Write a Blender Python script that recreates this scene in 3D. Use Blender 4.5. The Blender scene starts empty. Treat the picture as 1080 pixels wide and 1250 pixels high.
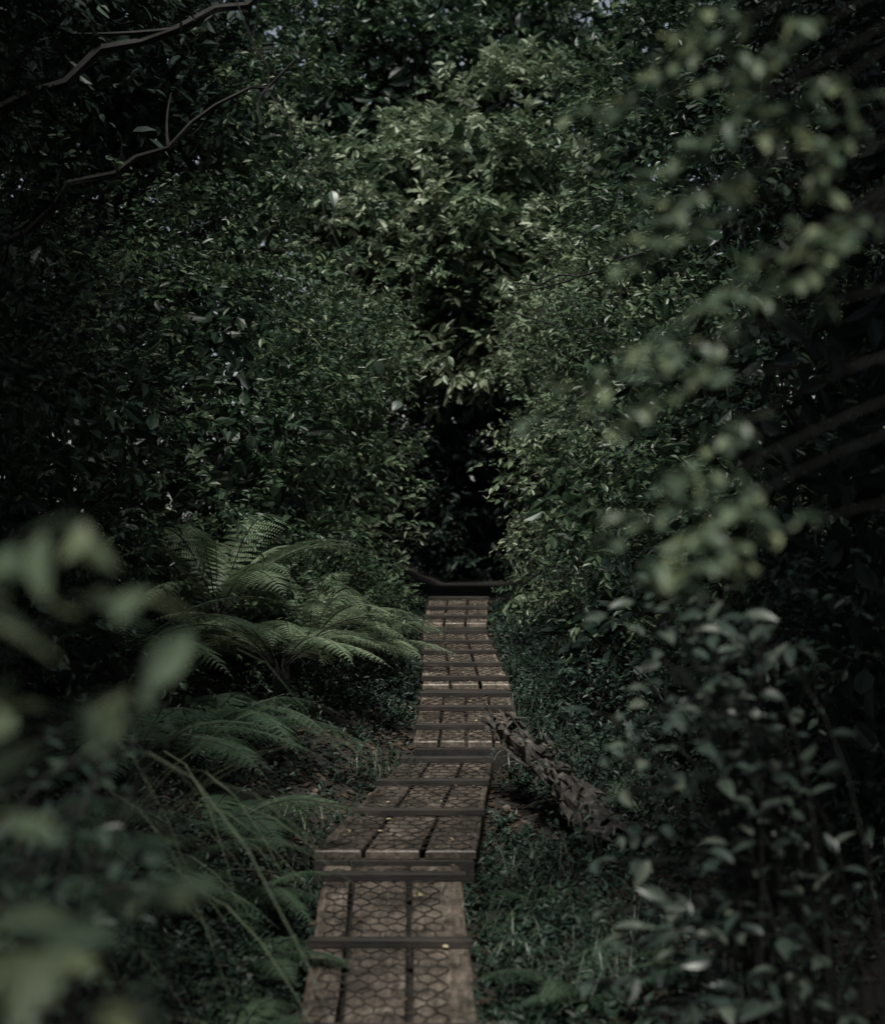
import bpy, math, numpy as np
from mathutils import Vector, noise
rng = np.random.default_rng(7)
scene = bpy.context.scene
COL = scene.collection

# ---------------------------------------------------------------- helpers
def nrm(a):
    return a / np.maximum(np.linalg.norm(a, axis=-1, keepdims=True), 1e-9)

class Acc:
    def __init__(s):
        s.v=[]; s.n=0; s.f=[]; s.m=[]; s.r=[]
    def add(s, v, faces, mat=0, rnd=0.5):
        v=np.asarray(v,float).reshape(-1,3); k=len(v)
        faces=np.asarray(faces,int)+s.n
        s.v.append(v); s.f.append(faces); s.m.append(np.full(len(faces),mat))
        s.r.append(np.full(k,rnd) if np.isscalar(rnd) else np.asarray(rnd,float)); s.n+=k
    def build(s, name, mats, smooth=False, parent=None):
        me=bpy.data.meshes.new(name)
        V=np.concatenate(s.v); me.vertices.add(len(V)); me.vertices.foreach_set('co',V.ravel())
        loops=np.concatenate([f.ravel() for f in s.f])
        sizes=np.concatenate([np.full(len(f),f.shape[1]) for f in s.f])
        starts=np.concatenate([[0],np.cumsum(sizes)[:-1]])
        me.loops.add(len(loops)); me.loops.foreach_set('vertex_index',loops.astype(np.int32))
        me.polygons.add(len(sizes)); me.polygons.foreach_set('loop_start',starts.astype(np.int32))
        me.polygons.foreach_set('material_index',np.concatenate(s.m).astype(np.int32))
        me.polygons.foreach_set('use_smooth',np.full(len(sizes),smooth))
        a=me.attributes.new('rnd','FLOAT','POINT'); a.data.foreach_set('value',np.concatenate(s.r).astype(np.float32))
        me.update(calc_edges=True); me.validate()
        for m in mats: me.materials.append(m)
        o=bpy.data.objects.new(name,me); COL.objects.link(o)
        if parent: o.parent=parent
        return o

LOW=(np.array([(0,0,0),(.28,.42,.05),(.66,.36,.03),(1,0,-.10),(.66,-.36,.03),(.28,-.42,.05)]),
     np.array([(0,3,2,1),(0,5,4,3)]))
LOW4=(np.array([(0,-.45,0),(0,.45,0),(.7,.35,0),(1,0,0),(.7,-.35,0)]),np.array([(0,1,2,3,4)]))
def hi_template(n=8, curl=.22, width=.5):
    T=[];F=[]
    for i in range(n+1):
        t=i/n; w=width*math.sin(math.pi*min(1,t**.8*1.0))**.85 if 0<t<1 else 0.0
        z=-curl*t*t
        T+= [(t,w,z+.12*w),(t,0,z),(t,-w,z+.12*w)]
    for i in range(n):
        a=3*i; b=a+3
        F+=[(a,a+1,b+1,b),(a+1,a+2,b+2,b+1)]
    return np.array(T),np.array(F)
HI=hi_template()

def add_leaves(acc, P, D, N, L, W, rnd, tpl=LOW, mat=0):
    D=nrm(D); N=nrm(N-(N*D).sum(1,keepdims=True)*D); S=np.cross(D,N)
    T,F=tpl; k=len(T); n=len(P)
    L=np.asarray(L).reshape(-1,1,1); W=np.asarray(W).reshape(-1,1,1)
    V=P[:,None,:]+L*T[None,:,0:1]*D[:,None,:]+W*T[None,:,1:2]*S[:,None,:]+L*T[None,:,2:3]*N[:,None,:]
    FF=(F[None,:,:]+(np.arange(n)*k)[:,None,None]).reshape(-1,F.shape[1])
    acc.add(V.reshape(-1,3),FF,mat,np.repeat(rnd,k))

def tube(acc, pts, rad, sides=5, mat=1, rough=0.0):
    pts=np.asarray(pts,float); n=len(pts); rad=np.broadcast_to(np.asarray(rad,float),(n,))
    t=nrm(np.gradient(pts,axis=0))
    ref=np.array([0.3,1,0.1]) if abs(t[0,2])>.7 else np.array([0,0,1.])
    u=nrm(np.cross(t,ref)); w=np.cross(t,u)
    a=np.linspace(0,2*math.pi,sides,endpoint=False)
    r=rad[:,None]*np.ones((1,sides))
    if rough: r=r*(1+rough*rng.normal(size=r.shape))
    V=pts[:,None,:]+r[:,:,None]*(np.cos(a)[None,:,None]*u[:,None,:]+np.sin(a)[None,:,None]*w[:,None,:])
    F=[]
    for i in range(n-1):
        for j in range(sides):
            F.append((i*sides+j,i*sides+(j+1)%sides,(i+1)*sides+(j+1)%sides,(i+1)*sides+j))
    acc.add(V.reshape(-1,3),F,mat,rng.random())

def bez(p0,p1,p2,n=8):
    t=np.linspace(0,1,n)[:,None]
    return (1-t)**2*np.array(p0)+2*t*(1-t)*np.array(p1)+t*t*np.array(p2)

# ---------------------------------------------------------------- terrain / path description
SEC=[(4.6,-.46,.16,-.13, 8.42,-.54,.085,.185),
     (8.5,-.60,.155,.235, 10.93,-.22,.30,.335),
     (11.0,-.175,.462,.43, 12.93,-.148,.478,.515),
     (13.0,-.143,.476,.585, 16.9,-.175,.40,.70),
     (17.0,-.17,.41,.775, 19.2,-.135,.481,.91)]
ZK=[-3,0,4.6,6.5,8.4,9.5,11,13,17,19.2,24,60]
ZV=[-.35,-.3,-.17,-.01,.14,.22,.33,.49,.65,.83,.9,1.2]
def zpath(y): return np.interp(y,ZK,ZV)
def xpath(y): return np.interp(y,[0,4.6,8.4,11,13,17,20,24,30],[-.15,-.15,-.22,.08,.16,.12,.2,.35,.9])
def zground(x,y):
    x=np.asarray(x,float); y=np.asarray(y,float)
    dx=x-xpath(y); a=np.clip(np.abs(dx)-.45,0,None)
    bank=np.where(dx<0,.55*(1-np.exp(-a*.8)),.28*(1-np.exp(-a*.9)))
    far=np.clip((np.hypot(x,y-10)-20)/30,0,1)
    n=.05*np.sin(x*3.1+y*1.3)*np.sin(y*2.7-x)+.03*np.sin(x*7.3)*np.cos(y*6.1+1)
    return zpath(y)-.08+bank*(1-far*.5)+n*np.clip(a*2,0.1,1)

# ---------------------------------------------------------------- materials
def base_mat(name):
    m=bpy.data.materials.new(name); m.use_nodes=True
    nt=m.node_tree; nt.nodes.clear()
    out=nt.nodes.new('ShaderNodeOutputMaterial')
    return m,nt,out
def ramp(nt, stops):
    r=nt.nodes.new('ShaderNodeValToRGB'); e=r.color_ramp.elements
    e[0].position=stops[0][0]; e[0].color=(*stops[0][1],1)
    e[1].position=stops[-1][0]; e[1].color=(*stops[-1][1],1)
    for p,c in stops[1:-1]:
        x=e.new(p); x.color=(*c,1)
    return r
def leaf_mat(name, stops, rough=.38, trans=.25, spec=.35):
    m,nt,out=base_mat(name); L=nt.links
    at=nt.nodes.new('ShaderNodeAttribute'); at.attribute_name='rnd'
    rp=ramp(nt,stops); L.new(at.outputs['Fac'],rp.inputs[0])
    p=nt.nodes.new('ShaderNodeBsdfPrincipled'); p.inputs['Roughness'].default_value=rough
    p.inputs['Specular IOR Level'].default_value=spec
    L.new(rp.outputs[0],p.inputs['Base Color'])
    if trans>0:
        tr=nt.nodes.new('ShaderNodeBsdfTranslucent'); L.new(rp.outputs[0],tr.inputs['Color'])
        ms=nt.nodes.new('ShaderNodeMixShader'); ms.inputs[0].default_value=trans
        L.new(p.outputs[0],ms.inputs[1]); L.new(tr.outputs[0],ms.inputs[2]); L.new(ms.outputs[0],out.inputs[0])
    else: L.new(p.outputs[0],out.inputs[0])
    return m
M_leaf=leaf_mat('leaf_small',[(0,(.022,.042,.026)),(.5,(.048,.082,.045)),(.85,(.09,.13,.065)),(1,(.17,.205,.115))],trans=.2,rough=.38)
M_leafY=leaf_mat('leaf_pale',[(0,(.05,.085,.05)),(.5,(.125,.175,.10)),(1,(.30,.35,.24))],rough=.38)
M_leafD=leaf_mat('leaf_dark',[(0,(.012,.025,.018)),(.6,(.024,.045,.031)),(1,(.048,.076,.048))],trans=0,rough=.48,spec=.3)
M_gloss=leaf_mat('leaf_glossy',[(0,(.03,.05,.04)),(.6,(.06,.085,.065)),(1,(.15,.17,.13))],rough=.38,trans=.1,spec=.5)
M_fg=leaf_mat('leaf_broad',[(0,(.07,.115,.08)),(.6,(.14,.19,.125)),(1,(.26,.31,.17))],rough=.4,trans=.35)
M_fgd=leaf_mat('leaf_bush',[(0,(.025,.048,.037)),(.6,(.05,.078,.058)),(1,(.11,.14,.09))],rough=.4,trans=.2)
M_fern=leaf_mat('fern_leaflets',[(0,(.03,.06,.036)),(.6,(.075,.12,.07)),(1,(.20,.26,.16))],rough=.42,trans=.25)
M_grass=leaf_mat('grass_blade',[(0,(.015,.028,.017)),(.5,(.028,.044,.026)),(1,(.14,.17,.11))],rough=.4,trans=.0)
M_litter=leaf_mat('dead_leaf',[(0,(.03,.019,.013)),(.5,(.055,.036,.024)),(.85,(.10,.072,.045)),(1,(.34,.29,.17))],rough=.5,trans=0)

def wood_mat(name,c0,c1,c2,rough=(.35,.7),scale=(18,1.2,18),bump=.4):
    m,nt,out=base_mat(name); L=nt.links
    tc=nt.nodes.new('ShaderNodeTexCoord'); mp=nt.nodes.new('ShaderNodeMapping'); mp.inputs['Scale'].default_value=scale
    L.new(tc.outputs['Object'],mp.inputs[0])
    n1=nt.nodes.new('ShaderNodeTexNoise'); n1.inputs['Scale'].default_value=3; n1.inputs['Detail'].default_value=8; n1.inputs['Roughness'].default_value=.65
    L.new(mp.outputs[0],n1.inputs['Vector'])
    n2=nt.nodes.new('ShaderNodeTexNoise'); n2.inputs['Scale'].default_value=5; n2.inputs['Detail'].default_value=8; n2.inputs['Roughness'].default_value=.7
    L.new(tc.outputs['Object'],n2.inputs['Vector'])
    r=ramp(nt,[(.28,c0),(.52,c1),(.75,c2)]); L.new(n1.outputs['Fac'],r.inputs[0])
    at=nt.nodes.new('ShaderNodeAttribute'); at.attribute_name='rnd'
    r3=ramp(nt,[(0,(.32,.32,.33)),(1,(1,1,1))]); L.new(at.outputs['Fac'],r3.inputs[0])
    mx=nt.nodes.new('ShaderNodeMix'); mx.data_type='RGBA'; mx.blend_type='MULTIPLY'; mx.inputs['Factor'].default_value=1
    L.new(r.outputs[0],mx.inputs['A']); L.new(r3.outputs[0],mx.inputs['B'])
    r2=ramp(nt,[(.38,(.25,.26,.23)),(.60,(1.,.97,.93))]); L.new(n2.outputs['Fac'],r2.inputs[0])
    mx2=nt.nodes.new('ShaderNodeMix'); mx2.data_type='RGBA'; mx2.blend_type='MULTIPLY'; mx2.inputs['Factor'].default_value=.9
    L.new(mx.outputs['Result'],mx2.inputs['A']); L.new(r2.outputs[0],mx2.inputs['B'])
    p=nt.nodes.new('ShaderNodeBsdfPrincipled'); L.new(mx2.outputs['Result'],p.inputs['Base Color'])
    mr=nt.nodes.new('ShaderNodeMapRange'); mr.inputs['From Min'].default_value=.35; mr.inputs['From Max'].default_value=.65
    mr.inputs['To Min'].default_value=rough[0]; mr.inputs['To Max'].default_value=rough[1]
    L.new(n2.outputs['Fac'],mr.inputs['Value']); L.new(mr.outputs[0],p.inputs['Roughness'])
    b=nt.nodes.new('ShaderNodeBump'); b.inputs['Strength'].default_value=bump; b.inputs['Distance'].default_value=.01
    L.new(n1.outputs['Fac'],b.inputs['Height']); L.new(b.outputs[0],p.inputs['Normal'])
    L.new(p.outputs[0],out.inputs[0]); return m
M_plank=wood_mat('wet_plank_wood',(.085,.069,.058),(.24,.20,.165),(.45,.385,.33),rough=(.24,.5))
M_batten=wood_mat('batten_wood',(.012,.010,.009),(.035,.028,.024),(.085,.072,.062),scale=(1.2,18,18),rough=(.75,.95))
M_joist=wood_mat('joist_wood',(.02,.016,.014),(.04,.033,.03),(.07,.06,.05),rough=(.7,.9))
M_bark=wood_mat('bark',(.010,.010,.008),(.022,.021,.017),(.045,.042,.035),scale=(8,8,2),rough=(.7,.95),bump=.8)
M_log=wood_mat('rotten_wood',(.03,.027,.024),(.11,.10,.088),(.32,.30,.27),scale=(6,6,6),rough=(.5,.85),bump=.8)
m,nt,out=base_mat('rusty_wire'); p=nt.nodes.new('ShaderNodeBsdfPrincipled'); p.inputs['Metallic'].default_value=.2; p.inputs['Roughness'].default_value=.6
nz=nt.nodes.new('ShaderNodeTexNoise'); nz.inputs['Scale'].default_value=30; r=ramp(nt,[(.4,(.008,.007,.006)),(.65,(.03,.028,.025))]); nt.links.new(nz.outputs['Fac'],r.inputs[0]); nt.links.new(r.outputs[0],p.inputs['Base Color']); nt.links.new(p.outputs[0],out.inputs[0]); M_wire=m
m,nt,out=base_mat('forest_soil'); p=nt.nodes.new('ShaderNodeBsdfPrincipled'); p.inputs['Roughness'].default_value=.85
geo=nt.nodes.new('ShaderNodeNewGeometry')
n1=nt.nodes.new('ShaderNodeTexNoise'); n1.inputs['Scale'].default_value=9; n1.inputs['Detail'].default_value=10; n1.inputs['Roughness'].default_value=.7
nt.links.new(geo.outputs['Position'],n1.inputs['Vector'])
r=ramp(nt,[(.3,(.007,.006,.005)),(.5,(.018,.014,.011)),(.62,(.014,.019,.011)),(.8,(.04,.031,.023))]); nt.links.new(n1.outputs['Fac'],r.inputs[0]); nt.links.new(r.outputs[0],p.inputs['Base Color'])
b=nt.nodes.new('ShaderNodeBump'); b.inputs['Strength'].default_value=.9; b.inputs['Distance'].default_value=.04; nt.links.new(n1.outputs['Fac'],b.inputs['Height']); nt.links.new(b.outputs[0],p.inputs['Normal'])
nt.links.new(p.outputs[0],out.inputs[0]); M_soil=m

# ---------------------------------------------------------------- ground
def warp(n,lo,hi,c,k=3.0):
    t=np.linspace(-1,1,n); s=np.sinh(k*t)/math.sinh(k)
    return np.where(s<0,c+s*(c-lo),c+s*(hi-c))
gx=warp(260,-90,90,0,4.2); gy=warp(260,-70,130,10,4.0)
X,Y=np.meshgrid(gx,gy,indexing='ij'); Z=zground(X,Y)
A=Acc(); idx=np.arange(260*260).reshape(260,260)
A.add(np.stack([X,Y,Z],-1).reshape(-1,3),np.stack([idx[:-1,:-1],idx[1:,:-1],idx[1:,1:],idx[:-1,1:]],-1).reshape(-1,4),0)
A.build('ground',[M_soil],smooth=True)

# ---------------------------------------------------------------- boardwalk
bw=bpy.data.objects.new('boardwalk',None); COL.objects.link(bw)
def secpt(s,u,v,h=0):
    y0,l0,r0,z0,y1,l1,r1,z1=s
    xl=l0+(l1-l0)*v; xr=r0+(r1-r0)*v
    return np.array([xl+(xr-xl)*u, y0+(y1-y0)*v, z0+(z1-z0)*v+h])
def slab(acc,s,u0,u1,v0,v1,h0,h1,mat=0,nv=1,nu=1,jit=0.0,tone=None):
    du=.006/.62; L=s[4]-s[0]; dv=.006/L
    us=[u0,u0+du]+list(np.linspace(u0+du,u1-du,nu+1)[1:-1])+[u1-du,u1]
    vs=[v0,v0+dv]+list(np.linspace(v0+dv,v1-dv,nv+1)[1:-1])+[v1-dv,v1]
    V=[];nU=len(us);nV=len(vs)
    for j,v in enumerate(vs):
        for i,u in enumerate(us):
            e=(i in(0,nU-1)) or (j in(0,nV-1))
            uu=u+(rng.normal()*jit if e else 0)
            V.append(secpt(s,uu,v,h1-(.006 if e else 0)+rng.normal()*jit*.15))
    F=[(j*nU+i,j*nU+i+1,(j+1)*nU+i+1,(j+1)*nU+i) for j in range(nV-1) for i in range(nU-1)]
    ring=[i for i in range(nU)]+[j*nU+nU-1 for j in range(1,nV)]+[(nV-1)*nU+i for i in range(nU-2,-1,-1)]+[j*nU for j in range(nV-2,0,-1)]
    base=len(V)
    for k in ring:
        q=V[k].copy(); q[2]-= (h1-.006-h0); V.append(q)
    n=len(ring)
    F+=[(ring[k],base+k,base+(k+1)%n,ring[(k+1)%n]) for k in range(n)]
    acc.add(np.array(V),F,mat,rng.random() if tone is None else tone)
splits=[[(-.0,.205),(.24,.60),(.635,1.0)],[(0,.3),(.32,.66),(.685,1)],[(0,.235),(.255,.49),(.51,.74),(.76,1)],[(0,.31),(.335,.65),(.68,1)],[(0,.3),(.33,.64),(.67,1)]]
batt=[[5.35,6.3,7.25,8.18],[9.3,10.1,10.8],[11.45,12.2,12.85],[13.2,14.1,15.0,15.8,16.7],[17.35,18.1,18.95]]
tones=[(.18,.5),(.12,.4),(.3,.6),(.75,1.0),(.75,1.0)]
pl=Acc(); bt=Acc(); js=Acc(); wr=Acc()
for si,s in enumerate(SEC):
    L=s[4]-s[0]
    for (a,b) in splits[si]:
        ends=[0]+sorted(((yb-s[0])/L for yb in batt[si][::2]))+[1]
        ends=[e for i,e in enumerate(ends) if i==0 or e-ends[i-1]>.05]
        for e0,e1 in zip(ends[:-1],ends[1:]):
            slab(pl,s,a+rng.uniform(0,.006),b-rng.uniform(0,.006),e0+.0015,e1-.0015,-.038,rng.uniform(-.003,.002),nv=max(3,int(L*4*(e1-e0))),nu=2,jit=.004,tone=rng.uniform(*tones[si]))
    for yb in batt[si]:
        v=(yb-s[0])/L; dv=.024/L
        a,b=rng.uniform(-.03,.0),1+rng.uniform(0,.03)
        slab(bt,s,a,b,v-dv,v+dv,.003,.036,nu=6,jit=.003,tone=rng.uniform(.5,1))
    for u in (.06,.5,.94): slab(js,s,u-.05,u+.05,.01,.99,-.15,-.040)
    slab(js,s,.012,.988,.0,.02,-.17,-.041); slab(js,s,.012,.988,.98,1.0,-.17,-.041)
    W=.62; cw=.074; ch=.125; nx=int(W/cw)+1; ny=int(L/(ch*.70))
    edges=[]
    hx=cw/2
    for j in range(ny):
        for i in range(nx+1):
            cx=i*cw+(hx if j%2 else 0); cy=j*ch*.70
            t_,q_=ch*.5,ch*.20
            c=[(cx,cy+t_),(cx+hx,cy+q_),(cx+hx,cy-q_),(cx,cy-t_),(cx-hx,cy-q_),(cx-hx,cy+q_)]
            edges+= [(c[0],c[1]),(c[5],c[0]),(c[1],c[2])]
    def inside(q):
        u,v=q[0]/W,q[1]/L
        if not(.01<u<.99 and .01<v<.99): return False
        if si==0 and u>.86+.02*math.sin(v*9): return False
        return True
    for a,b in edges:
        if not(inside(a) and inside(b)): continue
        def jj(q): return (q[0]+.006*math.sin(q[0]*91+q[1]*57)+.010*math.sin(q[1]*3.1), q[1]+.010*math.sin(q[0]*63+q[1]*41))
        a2,b2=jj(a),jj(b)
        p0=secpt(s,a2[0]/W,a2[1]/L,.0042); p1=secpt(s,b2[0]/W,b2[1]/L,.0042)
        d=p1-p0; ll=np.linalg.norm(d); d/=ll; sd=np.array([d[1],-d[0],0]); sd/=np.linalg.norm(sd)
        w=.0022 if si<2 else .0010; hh=np.array([0,0,.0022])
        V=[p0-sd*w-hh,p0+hh,p0+sd*w-hh,p1-sd*w-hh,p1+hh,p1+sd*w-hh]
        wr.add(V,[(0,1,4,3),(1,2,5,4)],0,.5)
pl.build('planks',[M_plank],parent=bw); bt.build('cross_battens',[M_batten],parent=bw); js.build('joists',[M_joist],parent=bw); wr.build('wire_netting',[M_wire],parent=bw)

# ---------------------------------------------------------------- leaf litter
def zsurf(x,y):
    z=zground(x,y)+.006
    on=np.zeros(len(x),bool)
    for s in SEC:
        v=(y-s[0])/(s[4]-s[0]); xl=s[1]+(s[5]-s[1])*v; xr=s[2]+(s[6]-s[2])*v
        k=(v>.01)&(v<.99)&(x>xl+.01)&(x<xr-.01)
        z=np.where(k,s[3]+(s[7]-s[3])*v+.008,z); on|=k
    return z,on
n=26000; y=rng.uniform(4.8,21,n); x=xpath(y)+rng.normal(0,.85,n)
z,on=zsurf(x,y); keep=(~on)|(rng.random(n)<np.where(y<8.4,.035,.08)); x,y,z,on=x[keep],y[keep],z[keep],on[keep]; n=len(x)
a=rng.uniform(0,6.28,n); D=np.stack([np.cos(a),np.sin(a),rng.normal(0,.2,n)],1); N=np.stack([rng.normal(0,.4,n),rng.normal(0,.4,n),np.ones(n)],1)
A=Acc(); L=rng.uniform(.02,.06,n)*np.where(on,.6,1); r=rng.random(n)**1.3; r=np.where(on,np.clip(r+.25,0,1),r*.85)
add_leaves(A,np.stack([x,y,z+.004],1),D,N,L,L*rng.uniform(.45,.8,n),r)
n=5000; y=rng.uniform(4.8,19,n); x=xpath(y)+rng.normal(0,.3,n); z,on=zsurf(x,y); x,y,z=x[on],y[on],z[on]; n=len(x)
a=rng.uniform(0,6.28,n); D=np.stack([np.cos(a),np.sin(a),0*a],1); L=rng.uniform(.004,.018,n)
add_leaves(A,np.stack([x,y,z],1),D,rng.normal(0,.3,(n,3))+[0,0,1],L,L*.5,rng.random(n)**2*.9)
A.build('leaf_litter',[M_litter])

# ---------------------------------------------------------------- foliage masses
def corridor_ok(P):
    x,y,z=P[:,0],P[:,1],P[:,2]
    xc=xpath(y)+np.where(y>18.5,.1,0.03)+.05*np.sin(y*1.7)
    hw=np.interp(y,[0,6,9,12,16,20,23.4,24.2],[.55,.42,.48,.41,.40,.43,.45,0])
    hi=np.clip((z-zpath(y)-.3)/1.2,0,1)
    hw=hw*(1+hi*(.32*np.sin(z*3.3+y*1.1+np.sign(x-xc)*1.3)+.24*np.sin(y*2.3+z*1.1+np.sign(x-xc)*2)))
    top=np.interp(y,[0,8,12,18,20,23,30],[5,4.6,4.2,3.7,2.95,2.8,2.6])+.3*np.sin(y*1.9+x*2)
    inn=(np.abs(x-xc)<hw)&(z<top)
    cone=(y<6)&(np.abs(x)<.62*np.maximum(y,.6)/2.2*1.0)&(z<1.8+.33*y+.4)&(z>1.8-.33*y-.1)
    return ~(inn|cone)

def twig_leaves(acc,O,D0,Lt,m,leafL,aspect,rbias=0.0,mat=0,stem=True,tpl=LOW,up=.9,droop=.18,stemw=.003):
    n=len(O); D0=nrm(D0)
    t=np.linspace(.12,1,m)[None,:,None]
    Lt=Lt[:,None,None]
    g=np.array([0,0,-1.0])
    P=O[:,None,:]+D0[:,None,:]*Lt*t+g*droop*Lt*t*t
    side=nrm(np.cross(D0,np.array([0,0,1.])+rng.normal(0,.25,(n,3))))
    sgn=np.where(np.arange(m)%2==0,1,-1)[None,:,None]
    LD=D0[:,None,:]*.75+side[:,None,:]*sgn*.8+rng.normal(0,.35,(n,m,3))+g*.25
    LN=np.array([0,0,up])+rng.normal(0,.5,(n,m,3))
    sz=rng.uniform(.75,1.3,(n,1))
    l=leafL*sz*rng.uniform(.55,1.25,(n,m))*(1-.25*np.linspace(0,1,m)[None,:])
    tw=rng.random(n)[:,None]*.45
    r=np.clip(tw+rng.random((n,m))*.5+rbias,0,1)
    add_leaves(acc,P.reshape(-1,3),LD.reshape(-1,3),LN.reshape(-1,3),l.ravel(),(l*aspect).ravel(),r.ravel(),tpl,mat)
    if stem:
        e=O+D0*Lt[:,0]+g*droop*Lt[:,0]; w=side*stemw
        V=np.stack([O-w,O+w,e],1)
        k=np.arange(n)*3
        acc.add(V.reshape(-1,3),np.stack([k,k+1,k+2],1),1,.5)

def holes(C):
    x,y,z=C.T
    g=np.sin(3.1*x+1.3*z+.9*y)*np.sin(2.9*z-1.1*x+.7*y+1)+.5*np.sin(5.3*z+2.7*x+1.9*y)*np.sin(4.1*x-2.2*y)
    return g
def mass(name,blobs,leafL=.05,aspect=.5,mats=None,rbias=0,clus_r=.30,twigs_per=16,m=9,trunks=8,Lt=.28,check=True,shell=.6,inner=True):
    A=Acc()
    for (cx,cy,cz,rx,ry,rz,n) in blobs:
        nc=max(3,int(n/twigs_per*1.2))
        d=nrm(rng.normal(size=(nc,3))); rr=rng.uniform(shell**3,1,nc)**(1/3)
        lob=1+.22*np.sin(d[:,0]*5+cx*3)*np.sin(d[:,2]*6+cy)+.13*rng.normal(size=nc)
        C=np.array([cx,cy,cz])+d*rr[:,None]*lob[:,None]*np.array([rx,ry,rz])
        if check:
            g=holes(C); C=C[corridor_ok(C)&(g>-.34)]
        C=C[C[:,2]>zground(C[:,0],C[:,1])+.02]
        nc=len(C)
        if nc==0: continue
        size=clus_r*rng.uniform(.5,1.4,nc)
        outd=nrm((C-np.array([cx,cy,cz]))/np.array([rx,ry,rz]))
        cb=np.repeat(rng.normal(0,.13,nc),twigs_per)
        O=(C[:,None,:]+rng.normal(size=(nc,twigs_per,3))*size[:,None,None]*np.array([.75,.75,.33])).reshape(-1,3)
        OD=np.repeat(outd,twigs_per,0)
        D=OD*.7+rng.normal(0,.6,O.shape)+np.array([0,0,.15])
        k=O[:,2]>zground(O[:,0],O[:,1])+.03
        if check: k&=corridor_ok(O+nrm(D)*Lt*.6)
        O,D,cb=O[k],D[k],cb[k]
        twig_leaves(A,O,D,Lt*rng.uniform(.6,1.3,len(O)),m,leafL,aspect,rbias+cb[:,None],stem=check)
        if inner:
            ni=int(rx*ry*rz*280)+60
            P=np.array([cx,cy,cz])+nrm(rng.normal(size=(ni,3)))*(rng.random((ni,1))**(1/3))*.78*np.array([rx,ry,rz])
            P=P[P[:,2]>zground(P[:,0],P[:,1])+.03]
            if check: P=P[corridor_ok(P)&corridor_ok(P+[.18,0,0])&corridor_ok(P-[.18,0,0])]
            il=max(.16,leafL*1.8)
            add_leaves(A,P,rng.normal(size=P.shape),rng.normal(size=P.shape),il*rng.uniform(.7,1.4,len(P)),il*.6*np.ones(len(P)),rng.random(len(P))*.12)  # interior leaves get the darkest tones, standing in for shade inside the shrub
        bx,by=cx,cy; bz=float(zground(bx,by))-.05
        sel=rng.choice(nc,min(nc,trunks),replace=False)
        for q in sel:
            p0=np.array([bx+rng.normal()*rx*.2,by+rng.normal()*ry*.2,bz])
            p2=C[q]; p1=(p0+p2)/2+np.array([0,0,.35*(p2[2]-p0[2])])+rng.normal(0,.12,3)
            pts=bez(p0,p1,p2,9)
            if check and not corridor_ok(pts).all(): continue
            tube(A,pts,np.linspace(.018,.004,9),4,1)
    return A.build(name,mats or [M_leaf,M_bark])

Bsh=[ # left side
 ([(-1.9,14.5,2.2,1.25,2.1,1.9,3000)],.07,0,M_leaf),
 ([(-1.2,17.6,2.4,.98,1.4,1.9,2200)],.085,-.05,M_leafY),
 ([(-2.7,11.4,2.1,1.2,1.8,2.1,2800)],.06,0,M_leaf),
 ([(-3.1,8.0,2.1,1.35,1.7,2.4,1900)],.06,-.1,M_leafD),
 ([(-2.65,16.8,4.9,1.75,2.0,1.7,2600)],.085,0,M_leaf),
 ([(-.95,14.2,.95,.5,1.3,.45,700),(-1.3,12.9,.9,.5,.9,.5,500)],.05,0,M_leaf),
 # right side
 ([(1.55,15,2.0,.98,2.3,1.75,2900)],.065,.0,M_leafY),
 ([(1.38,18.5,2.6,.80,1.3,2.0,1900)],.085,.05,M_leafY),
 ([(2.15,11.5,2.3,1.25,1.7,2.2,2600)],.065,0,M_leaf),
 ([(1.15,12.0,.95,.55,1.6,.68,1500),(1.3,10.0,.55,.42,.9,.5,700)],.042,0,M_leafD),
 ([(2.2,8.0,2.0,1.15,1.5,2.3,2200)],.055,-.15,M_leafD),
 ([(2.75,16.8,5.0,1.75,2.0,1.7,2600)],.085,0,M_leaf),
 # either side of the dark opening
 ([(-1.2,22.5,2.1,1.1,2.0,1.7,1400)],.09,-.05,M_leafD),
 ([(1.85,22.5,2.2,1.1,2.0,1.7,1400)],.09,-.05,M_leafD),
 ([(0,24.5,7.2,4.0,1.6,2.2,4200)],.13,.0,M_leaf),
 # near right / left, dark
 ([(1.65,4.6,.9,.6,.9,1.05,900)],.05,-.1,M_leafD),
 ([(-1.7,4.9,.7,.65,1.0,.85,900)],.05,-.1,M_leafD),
 # overhanging high boughs
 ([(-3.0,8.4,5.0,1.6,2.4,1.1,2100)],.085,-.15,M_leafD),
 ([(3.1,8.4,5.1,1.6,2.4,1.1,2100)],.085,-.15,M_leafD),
 ([(-3.9,13.5,6.3,1.5,2.6,1.0,1600)],.12,-.15,M_leafD),  # this pair of boughs added to cover the sky and darken the sides
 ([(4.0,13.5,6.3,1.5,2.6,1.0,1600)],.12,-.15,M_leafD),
]
for bl,ll,rb,mt in Bsh:
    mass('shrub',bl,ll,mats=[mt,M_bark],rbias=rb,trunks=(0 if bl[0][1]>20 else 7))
mass('shrub',[(.2,20.9,4.8,2.3,1.2,1.75,3200)],.14,mats=[M_leafY,M_bark],rbias=.3,trunks=0)  # arch over the path; leaf tones raised to paint in its brighter light
mass('shrub',[(.4,26.4,2.2,2.2,1.2,2.5,2800)],.14,mats=[M_leafD,M_bark],rbias=-.35,trunks=0)  # end of the opening; leaf tones lowered, its shade put into the colour
bg=[]
for xx in np.arange(-9,9.1,2.6): bg.append((xx,29.5+rng.uniform(-.6,.6),5.8,2.2,1.8,6.2,680))
for yy in np.arange(-3,27,3.2):
    bg.append((-5.8,yy,3.2,1.6,2.2,4.4,420)); bg.append((5.8,yy,3.2,1.6,2.2,4.4,420))
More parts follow.
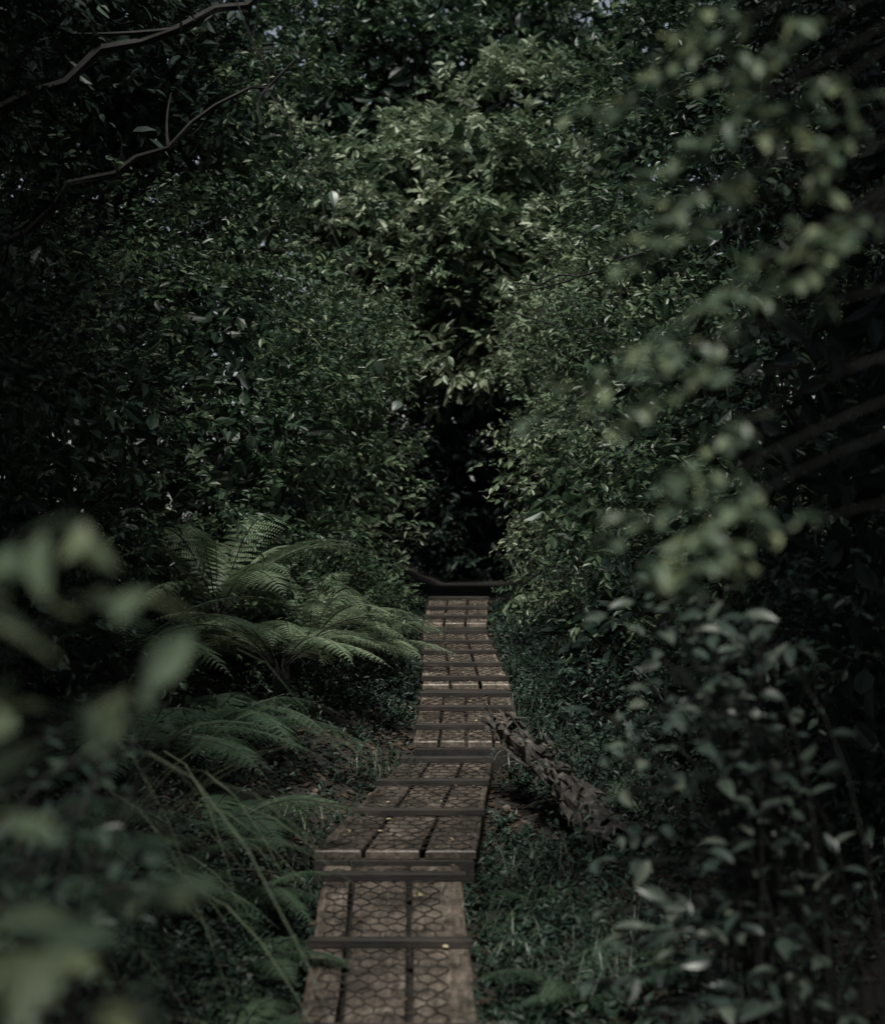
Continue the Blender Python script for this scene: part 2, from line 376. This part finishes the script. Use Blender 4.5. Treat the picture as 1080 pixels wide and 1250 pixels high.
for xx in np.arange(-4.5,4.6,3.0): bg.append((xx,-6,3,2.2,1.5,3.6,200))
mass('background_foliage',bg,.24,.6,mats=[M_leafD,M_bark],clus_r=.6,m=7,Lt=.6,check=False,shell=.4,trunks=0,inner=False,rbias=-.1)
A=Acc()
n=17000; y=rng.uniform(4.4,20,n); sg=rng.choice([-1,1],n); x=xpath(y)+sg*(.31+rng.gamma(1.5,.42,n))
litterzone=(sg<0)&(y>8.6)&(y<12.2)&(x>xpath(y)-.95)
logzone=(np.abs(x-(.34+(10.3-y)*.2555))<.14)&(y>8.5)&(y<10.5)
k=(~litterzone|(rng.random(n)<.22))&~logzone; x,y=x[k],y[k]
O=np.stack([x,y,zground(x,y)-.01],1); D=rng.normal(0,.55,O.shape)+[0,0,.8]
hvar=.7+.6*np.sin(x*4+y*2.1)*np.sin(y*3.3-x)
dist=np.abs(x-xpath(y)); twig_leaves(A,O,D,rng.uniform(.10,.28,len(O))*np.clip(dist/.6,.6,1.5)*np.clip(hvar,.5,1.4),8,.045,.5,-.05)
A.build('ground_cover',[M_leafD,M_bark])

# ---------------------------------------------------------------- trees
def lightgap(P):
    x,y,z=P[:,0],P[:,1],P[:,2]
    ex=(x-.0)/1.85; ey=(y-12.6)/6.8
    return ~((ex**4+ey**4<1)&(z>3.5)) & ~((np.hypot((x+.12)/1.45,(y-1.4)/1.7)<1)&(z>3))
def tree(loc,h,lean,crown,r0=.13,leaf=.13,nl=9,nleaf=260,mat=M_leafD):
    x,y=loc; z=float(zground(x,y))-.1
    A=Acc(); top=np.array([x+lean[0],y+lean[1],z+h]); p0=np.array([x,y,z])
    pts=bez(p0,(p0+top)/2+np.array([-lean[0]*.3,-lean[1]*.3,0])+rng.normal(0,.15,3),top,14)
    tube(A,pts,np.linspace(r0,r0*.3,14),8,1,rough=.06)
    C=[]
    for i in range(nl):
        t=rng.uniform(.5,1); b=pts[int(t*13)]
        a=rng.uniform(0,6.28); e=np.array([x+lean[0]+crown[0]*math.cos(a)*rng.uniform(.4,1),y+lean[1]+crown[1]*math.sin(a)*rng.uniform(.4,1),b[2]+rng.uniform(.3,1.6)])
        lp=bez(b,(b+e)/2+np.array([0,0,.5]),e,9); tube(A,lp,np.linspace(r0*.4,.012,9),6,1,rough=.08)
        for j in (4,5,6,7,8):
            for q in range(3):
                e2=lp[j]+rng.normal(0,.55,3)*np.array([1,1,.5]); tube(A,bez(lp[j],(lp[j]+e2)/2+np.array([0,0,.1]),e2,4),[.012,.009,.006,.004],4,1); C.append(e2)
    C=np.array(C); C=C[lightgap(C)]
    k=max(1,int(nleaf/max(1,len(C))))
    O=(C[:,None,:]+rng.normal(size=(len(C),k,3))*np.array([.45,.45,.22])).reshape(-1,3); O=O[lightgap(O)&corridor_ok(O)]
    twig_leaves(A,O,rng.normal(size=O.shape)*np.array([1,1,.4]),rng.uniform(.25,.5,len(O)),8,leaf,.55,0,stem=False)
    return A.build('tree',[mat,M_bark])
for a in [((-3.4,6.2),6.0,(.6,.3),(2.6,2.6)),((3.3,6.0),6.2,(-.5,.3),(2.6,2.6)),((-4.2,11.5),7,(.7,.3),(2.4,2.6)),((4.2,12),7,(-.7,0),(2.4,2.6)),
          ((-3.0,1.5),5.6,(.9,.4),(2.6,2.4)),((3.0,1.2),5.6,(-.9,.6),(2.6,2.6)),((-4,17),7.5,(.7,0),(2.3,2.8)),((4.1,17.5),7.5,(-.8,0),(2.2,2.8)),
          ((-2.6,-3),6,(.6,.4),(3,2.6)),((2.7,-3),6,(-.6,0),(3,2.6))]:
    tree(*a,nl=12,nleaf=2400)

# ---------------------------------------------------------------- ferns
def frond(A,base,az,L,rise,droop,mat=0,npin=30,r=.5,pw=.20):
    d=np.array([math.cos(az),math.sin(az),0])
    p0=np.array(base); p1=p0+d*L*.42+np.array([0,0,rise*L]); p2=p0+d*L*.98+np.array([0,0,(rise-droop)*L])
    pts=bez(p0,p1,p2,18); tube(A,pts,np.linspace(.0055,.0015,18),4,1)
    t=np.linspace(.14,.995,npin); P=(1-t)[:,None]**2*p0+2*(t*(1-t))[:,None]*p1+(t**2)[:,None]*p2
    T=nrm(2*(1-t)[:,None]*(p1-p0)+2*t[:,None]*(p2-p1))
    S=nrm(np.cross(T,[0,0,1.])); N=np.cross(S,T)
    tt=(t-.14)/.86
    pl=L*pw*np.clip(np.sin(np.pi*np.clip(tt*.82+.16,0,1)),.02,1)**.8*(1-tt**6)
    roll=rng.normal(0,.18)
    for sg in (1,-1):
        PD=nrm(S*sg+T*.42+N*(.02+roll*sg)+rng.normal(0,.05,P.shape)+np.array([0,0,-.12]))
        k=11; u=np.linspace(.06,.97,k)
        PP=P[:,None,:]+PD[:,None,:]*pl[:,None,None]*u[None,:,None]+np.array([0,0,-.22])*(pl[:,None,None]*u[None,:,None]**2)
        ps=nrm(np.cross(PD,N)); ll=np.outer(pl,1-u**1.6*.85)*.125+.002
        for s2 in (1,-1):
            DD=(ps*s2*.95)[:,None,:]+PD[:,None,:]*.45+np.zeros_like(PP)
            NN=np.broadcast_to(N[:,None,:],PP.shape)+rng.normal(0,.08,PP.shape)
            add_leaves(A,PP.reshape(-1,3),DD.reshape(-1,3),NN.reshape(-1,3),ll.ravel(),(ll*.62).ravel(),np.clip(np.repeat(r+rng.normal(0,.05,npin),k)+.1*rng.normal(size=npin*k),0,1),LOW4,mat)
def fern(loc,L=.9,n=14,zoff=0.0,az=None,rise=(.25,.55),spread=math.pi,r=.5,pw=.2):
    A=Acc(); x,y=loc; z=float(zground(x,y))+zoff
    if zoff>.1:
        tube(A,[(x,y,z-zoff-.05),(x+.01,y,z-zoff*.5),(x,y,z+.02)],[.07,.06,.05],8,1,rough=.12)
    for i in range(n):
        a=(az if az is not None else 0)+ (i/n*2-1)*spread+rng.normal(0,.15)
        frond(A,(x+.04*math.cos(a),y+.04*math.sin(a),z),a,L*rng.uniform(.75,1.1),rng.uniform(*rise),rng.uniform(.25,.5),r=r+rng.normal(0,.12),pw=pw)
    return A.build('fern',[M_fern,M_bark])
fern((-1.05,11.9),1.0,22,.25,az=-.3,rise=(.3,.65),r=1.0)
fern((-1.5,12.3),1.05,20,.4,rise=(.4,.9),r=.85)
fern((-1.9,11.0),1.1,16,.3,rise=(.3,.6),r=.45)
fern((-.68,14.0),.85,16,.12,r=1.0)
fern((-.95,13.1),.95,18,.3,rise=(.35,.85),r=1.0)
fern((-1.35,10.4),1.0,16,.0,r=.45)
fern((-1.6,9.4),1.0,15,.05,r=.35)
fern((-1.12,8.6),.75,14,-.02,r=.45)
fern((-.92,7.9),.55,14,-.04,r=.45)
fern((-.80,7.1),.55,14,-.05,r=.5)
fern((-.74,6.3),.52,13,-.02,r=.5)
fern((-1.3,7.5),.85,14,.0,r=.35)
fern((-.5,17.4),.6,10,.0,r=.6)
fern((-.55,15.8),.65,12,.0,r=.8)
fern((-1.5,5.6),.95,14,.5,r=.3)
fern((-1.2,4.6),.7,12,.8,r=.3)
fern((.85,9.6),.45,9,.0,r=.3)
fern((1.1,6.6),.6,10,0,r=.15)
fern((.52,7.9),.42,11,-.05,r=.3)
fern((.55,6.8),.45,11,-.05,r=.2)

# ---------------------------------------------------------------- grass
def grass(loc,n=60,L=.5,spread=.12,w=.004,az=None,azs=3.14,r=.5,name='grass_tuft'):
    A=Acc(); x,y=loc
    for i in range(n):
        a=(az if az is not None else 0)+rng.uniform(-azs,azs); bx,by=x+rng.normal()*spread,y+rng.normal()*spread
        z=float(zground(bx,by))-.02; l=L*rng.uniform(.5,1.2); d=np.array([math.cos(a),math.sin(a),0])
        p0=np.array([bx,by,z]); h=rng.uniform(.45,.8)
        pts=bez(p0,p0+d*l*.35+np.array([0,0,l*h*1.2]),p0+d*l*rng.uniform(.6,1)+np.array([0,0,l*h*rng.uniform(-.1,.7)]),9)
        s=np.array([-d[1],d[0],0]); ww=w*np.array([.7,1,1,1,.95,.85,.65,.4,.05])[:,None]
        V=np.stack([pts-s*ww+[0,0,.001],pts+s*ww],1).reshape(-1,3)
        k=np.arange(8)*2; A.add(V,np.stack([k,k+1,k+3,k+2],1),0,np.clip(r+rng.normal()*.2,0,1))
    return A.build(name,[M_grass])
grass((-1.45,6.3),22,1.75,.14,.0055,az=-.2,azs=.6,r=.85)
grass((-1.5,7.4),24,1.5,.14,.0055,az=-.2,azs=.6,r=.9)
grass((-1.25,5.4),16,1.1,.12,.005,az=-.4,azs=.7,r=.7)
for l in [(.27,6.3),(.36,7.2),(.27,7.9),(.6,6.7),(.5,8.3),(.75,7.4),(.42,5.9),(.62,10.9),(.75,11.6),(.66,12.8),(.62,14.4),(-.68,9.3),(-.72,6.0),(-.66,8.6),(-.34,10.7)]:
    grass(l,70,.38,.11,.0024,r=.35)

# ---------------------------------------------------------------- rotten log
A=Acc()
p0=np.array([.36,10.3,.56]); p1=np.array([.80,8.5,.24])
d=nrm(p1-p0)
tube(A,bez(p0,(p0+p1)/2+[0.05,0,.05],p1,26),np.linspace(.05,.09,26)*(1+.12*rng.normal(size=26)),12,0,rough=.16)
sd=nrm(np.cross(d,[0,0,1.])); upv=np.cross(sd,d)
for i in range(80):
    t=rng.uniform(-.1,.95); a=rng.uniform(-.3,math.pi+.3); R=.08*rng.uniform(.7,1.15)
    q=p0+(p1-p0)*t+[0.025*math.sin(math.pi*max(t,0)),0,.025*math.sin(math.pi*max(t,0))]+(sd*math.cos(a)+upv*math.sin(a))*R
    l=rng.uniform(.06,.4); e=q+d*l*rng.choice([1,1,-1])+(sd*math.cos(a)+upv*abs(math.sin(a)))*rng.uniform(-.02,.09)+rng.normal(0,.02,3)
    tube(A,[q,(q*2+e)/3+rng.normal(0,.008,3),(q+e*2)/3+rng.normal(0,.008,3),e],[rng.uniform(.004,.022),rng.uniform(.004,.018),rng.uniform(.003,.01),.001],4,0,rough=.45)
A.build('rotten_log',[M_log])
A=Acc()
for i in range(60):
    x=rng.uniform(.5,1.6) if i%2 else rng.uniform(-1.6,-.6); y=rng.uniform(6,13)
    z=float(zground(x,y))+.03; a=rng.uniform(0,6.28); l=rng.uniform(.2,.8)
    q=np.array([x,y,z]); e=q+[math.cos(a)*l*.5,math.sin(a)*l,rng.uniform(0,.25)*l]
    e[0]=e[0] if abs(e[0])>.6 else q[0]
    tube(A,bez(q,(q+e)/2+rng.normal(0,.05,3),e,6),np.linspace(.007,.003,6),5,0)
A.build('fallen_sticks',[M_log])
A=Acc(); t=rng.uniform(.1,1,60); O=p0+(p1-p0)*t[:,None]+rng.normal(0,.08,(60,3)); O[:,2]+=.0
twig_leaves(A,O,rng.normal(0,.5,O.shape)+[.1,0,.8],rng.uniform(.06,.2,60),8,.035,.5,.0); A.build('seedlings',[M_leafD,M_bark])

# ---------------------------------------------------------------- foreground plants
def sprig(A,pts,n,leafL,asp=.5,start=.35,tpl=HI,rb=0,rad=(.006,.002),up=1.0):
    pts=np.asarray(pts); m=len(pts); tube(A,pts,np.linspace(rad[0],rad[1],m),5,1)
    t=np.linspace(start,1,n)*(m-1); i=np.clip(t.astype(int),0,m-2); f=(t-i)[:,None]
    P=pts[i]*(1-f)+pts[i+1]*f; T=nrm(pts[i+1]-pts[i]); S=nrm(np.cross(T,np.array([0,0,1.])+rng.normal(0,.3,(n,3))))
    sg=np.where(np.arange(n)%2==0,1,-1)[:,None]
    D=T*.6+S*sg+rng.normal(0,.3,(n,3))+[0,0,-.1]; N=np.array([0,0,up])+rng.normal(0,.35,(n,3))
    l=leafL*rng.uniform(.6,1.2,n); add_leaves(A,P,D,N,l,l*asp,np.clip(rng.random(n)*.8+rb,0,1),tpl)
A=Acc()
for (x,y,z) in [(-.29,1.85,1.72),(-.35,1.8,1.79),(-.30,1.95,1.62),(-.45,1.9,1.74),(-.46,1.9,1.60),(-.42,1.8,1.50),(-.40,1.9,1.33),(-.30,2.0,1.38),(-.47,2.0,1.36),(-.42,2.0,1.22),(-.34,2.1,1.25),(-.38,1.6,1.72),(-.40,1.5,1.55),(-.33,1.6,1.42),(-.36,1.55,1.30)]:
    b=np.array([-.72+rng.normal()*.04,2.1+rng.normal()*.05,-.1]); e=np.array([x,y,z])
    sprig(A,bez(b,np.array([b[0]-.02,b[1],z*.98]),e,14),5,.088,.38,.90,rb=.3,up=.7)
A.build('broadleaf_plant',[M_fg,M_bark])
A=Acc()
for i in range(150):
    b=np.array([-1.0+rng.normal()*.2,3.5+rng.normal()*.5,-.25]); e=np.array([-.75+rng.normal()*.2,3.3+rng.normal()*.55,rng.uniform(.35,1.42)])
    lim=-(.115+.05*rng.random())*e[1]-.02*(1.4-e[2])
    if e[0]>lim: e[0]=lim-.1*rng.random()
    sprig(A,bez(b,np.array([b[0],b[1],e[2]*.9]),e,10),16,.055,.45,.35,tpl=LOW,rb=.0)
A.build('leafy_shrub',[M_fgd,M_bark])
A=Acc()
for i in range(95):
    b=np.array([.95+rng.normal()*.15,5.0+rng.normal()*.25,.0]); a=rng.random()
    e=np.array([.62+rng.normal()*.16,4.8+rng.normal()*.3,.35+1.3*a])
    e[0]=max(e[0],.40)
    sprig(A,bez(b,np.array([b[0]+.02,b[1],e[2]*.8+.25]),e,10),10,.075,.42,.45,rb=.05,tpl=HI,up=.8,rad=(.004,.0015))
A.build('glossy_shrub',[M_gloss,M_bark])
A=Acc()
tr=bez((1.35,3.3,-.2),(1.3,3.2,1.8),(1.15,3.1,3.8),30); tube(A,tr,np.linspace(.03,.012,30),8,1,rough=.05)
for (x,y,z,s) in [(.33,2.8,1.72,1.3),(.37,2.75,1.715,1.2),(.27,2.9,1.75,.8),(.33,2.9,1.83,.6),(.29,2.9,1.96,.8),(.24,2.8,1.99,.6),(.36,3.0,2.08,1),(.34,3.1,2.22,1),(.44,3.1,2.05,.6),(.55,2.9,2.15,.8),(.60,3.0,2.18,.9),
    (.36,3.2,2.30,1),(.40,3.2,2.40,1),(.56,3.1,2.42,1),(.62,3.1,2.36,1),(.50,3.0,2.50,1),(.38,3.2,2.56,1),(.30,3.3,2.52,.8)]:
    b=tr[int(np.argmin(np.abs(tr[:,2]-(z+rng.uniform(.1,.5)))))]; e=np.array([x,y,z])
    pts=bez(b,(b*.4+e*.6)+np.array([0,rng.uniform(-.1,.2),rng.uniform(.08,.2)]),e,14)
    sprig(A,pts,int(20*s),.042,.5,.78,tpl=HI,rb=.0+.2*rng.random(),rad=(.0025,.001))
    for q in (10,11,12,13):
        e2=pts[q]+rng.normal(0,.055,3)*[1,1,.4]+[-.03,0,-.01]
        sprig(A,bez(pts[q],(pts[q]+e2)/2,e2,4),int(8*s),.04,.5,.2,tpl=HI,rb=.2*rng.random(),rad=(.0015,.001))
A.build('sapling',[M_fg,M_bark])
A=Acc()
pts=bez((-1.2,8.6,4.6),(-.55,8.2,3.4),(-.22,8.0,2.25),22)+rng.normal(0,.012,(22,3)); tube(A,pts,np.linspace(.005,.0015,22),5,1)
P=pts[[12,15,16,19,21]]+rng.normal(0,.03,(5,3)); n=len(P)
add_leaves(A,P,rng.normal(0,.6,(n,3))+[.5,-.3,-.3],rng.normal(0,.4,(n,3))+[.1,-.5,.8],np.full(n,.09)*rng.uniform(.7,1.2,n),np.full(n,.045),rng.uniform(.2,.7,n),HI)
A.build('hanging_vine',[M_gloss,M_bark])
A=Acc()
def wig(p0,p1,p2,r,n=16):
    pts=bez(p0,p1,p2,n)+rng.normal(0,.03,(n,3)); tube(A,pts,np.linspace(r,r*.25,n),6,0,rough=.08)
    for k in range(4,n-1,2):
        e=pts[k]+rng.normal(0,.3,3)+[0,0,.05]; tube(A,bez(pts[k],(pts[k]+e)/2+rng.normal(0,.05,3),e,6),np.linspace(r*.35,.003,6),4,0)
wig((-3.2,9.6,3.3),(-2.0,9.6,4.2),(-.5,10.2,4.9),.05); wig((-3.0,10.0,2.9),(-1.9,10.0,3.6),(-.8,10.4,4.3),.03)
wig((2.6,13,2.2),(1.6,12.8,2.9),(.5,13,3.2),.022); wig((2.4,12,4.2),(1.5,12,3.4),(.5,12.4,3.3),.022)
A.build('bare_branches',[M_bark])

# ---------------------------------------------------------------- light
EL=62; AZ=183
w=bpy.data.worlds.new('World'); scene.world=w; w.use_nodes=True
nt=w.node_tree; bgn=nt.nodes['Background']; sky=nt.nodes.new('ShaderNodeTexSky'); sky.sky_type='NISHITA'; sky.sun_disc=False
sky.sun_elevation=math.radians(EL); sky.sun_rotation=math.radians(AZ)
hs=nt.nodes.new('ShaderNodeHueSaturation'); hs.inputs['Saturation'].default_value=.5; hs.inputs['Value'].default_value=1.0
nt.links.new(sky.outputs[0],hs.inputs['Color']); nt.links.new(hs.outputs[0],bgn.inputs[0]); bgn.inputs[1].default_value=.075
sd_=bpy.data.lights.new('sun','SUN'); sd_.energy=5.0; sd_.angle=math.radians(12); sd_.color=(1,.97,.9)
so=bpy.data.objects.new('sun',sd_); COL.objects.link(so)
az=math.radians(AZ); el=math.radians(EL)
dirto=Vector((math.sin(az)*math.cos(el),math.cos(az)*math.cos(el),math.sin(el)))
so.rotation_euler=dirto.to_track_quat('Z','Y').to_euler(); so.location=(0,0,20)

cam=bpy.data.cameras.new('camera'); co=bpy.data.objects.new('camera',cam); COL.objects.link(co); scene.camera=co
co.location=(0,0,1.8); co.rotation_euler=(math.radians(90),0,0)
cam.sensor_fit='HORIZONTAL'; cam.sensor_width=24; cam.lens=50; cam.clip_end=500; cam.clip_start=.05
cam.dof.use_dof=True; cam.dof.focus_distance=12; cam.dof.aperture_fstop=1.8
scene.view_settings.view_transform='Standard'; scene.view_settings.look='None'; scene.view_settings.exposure=0
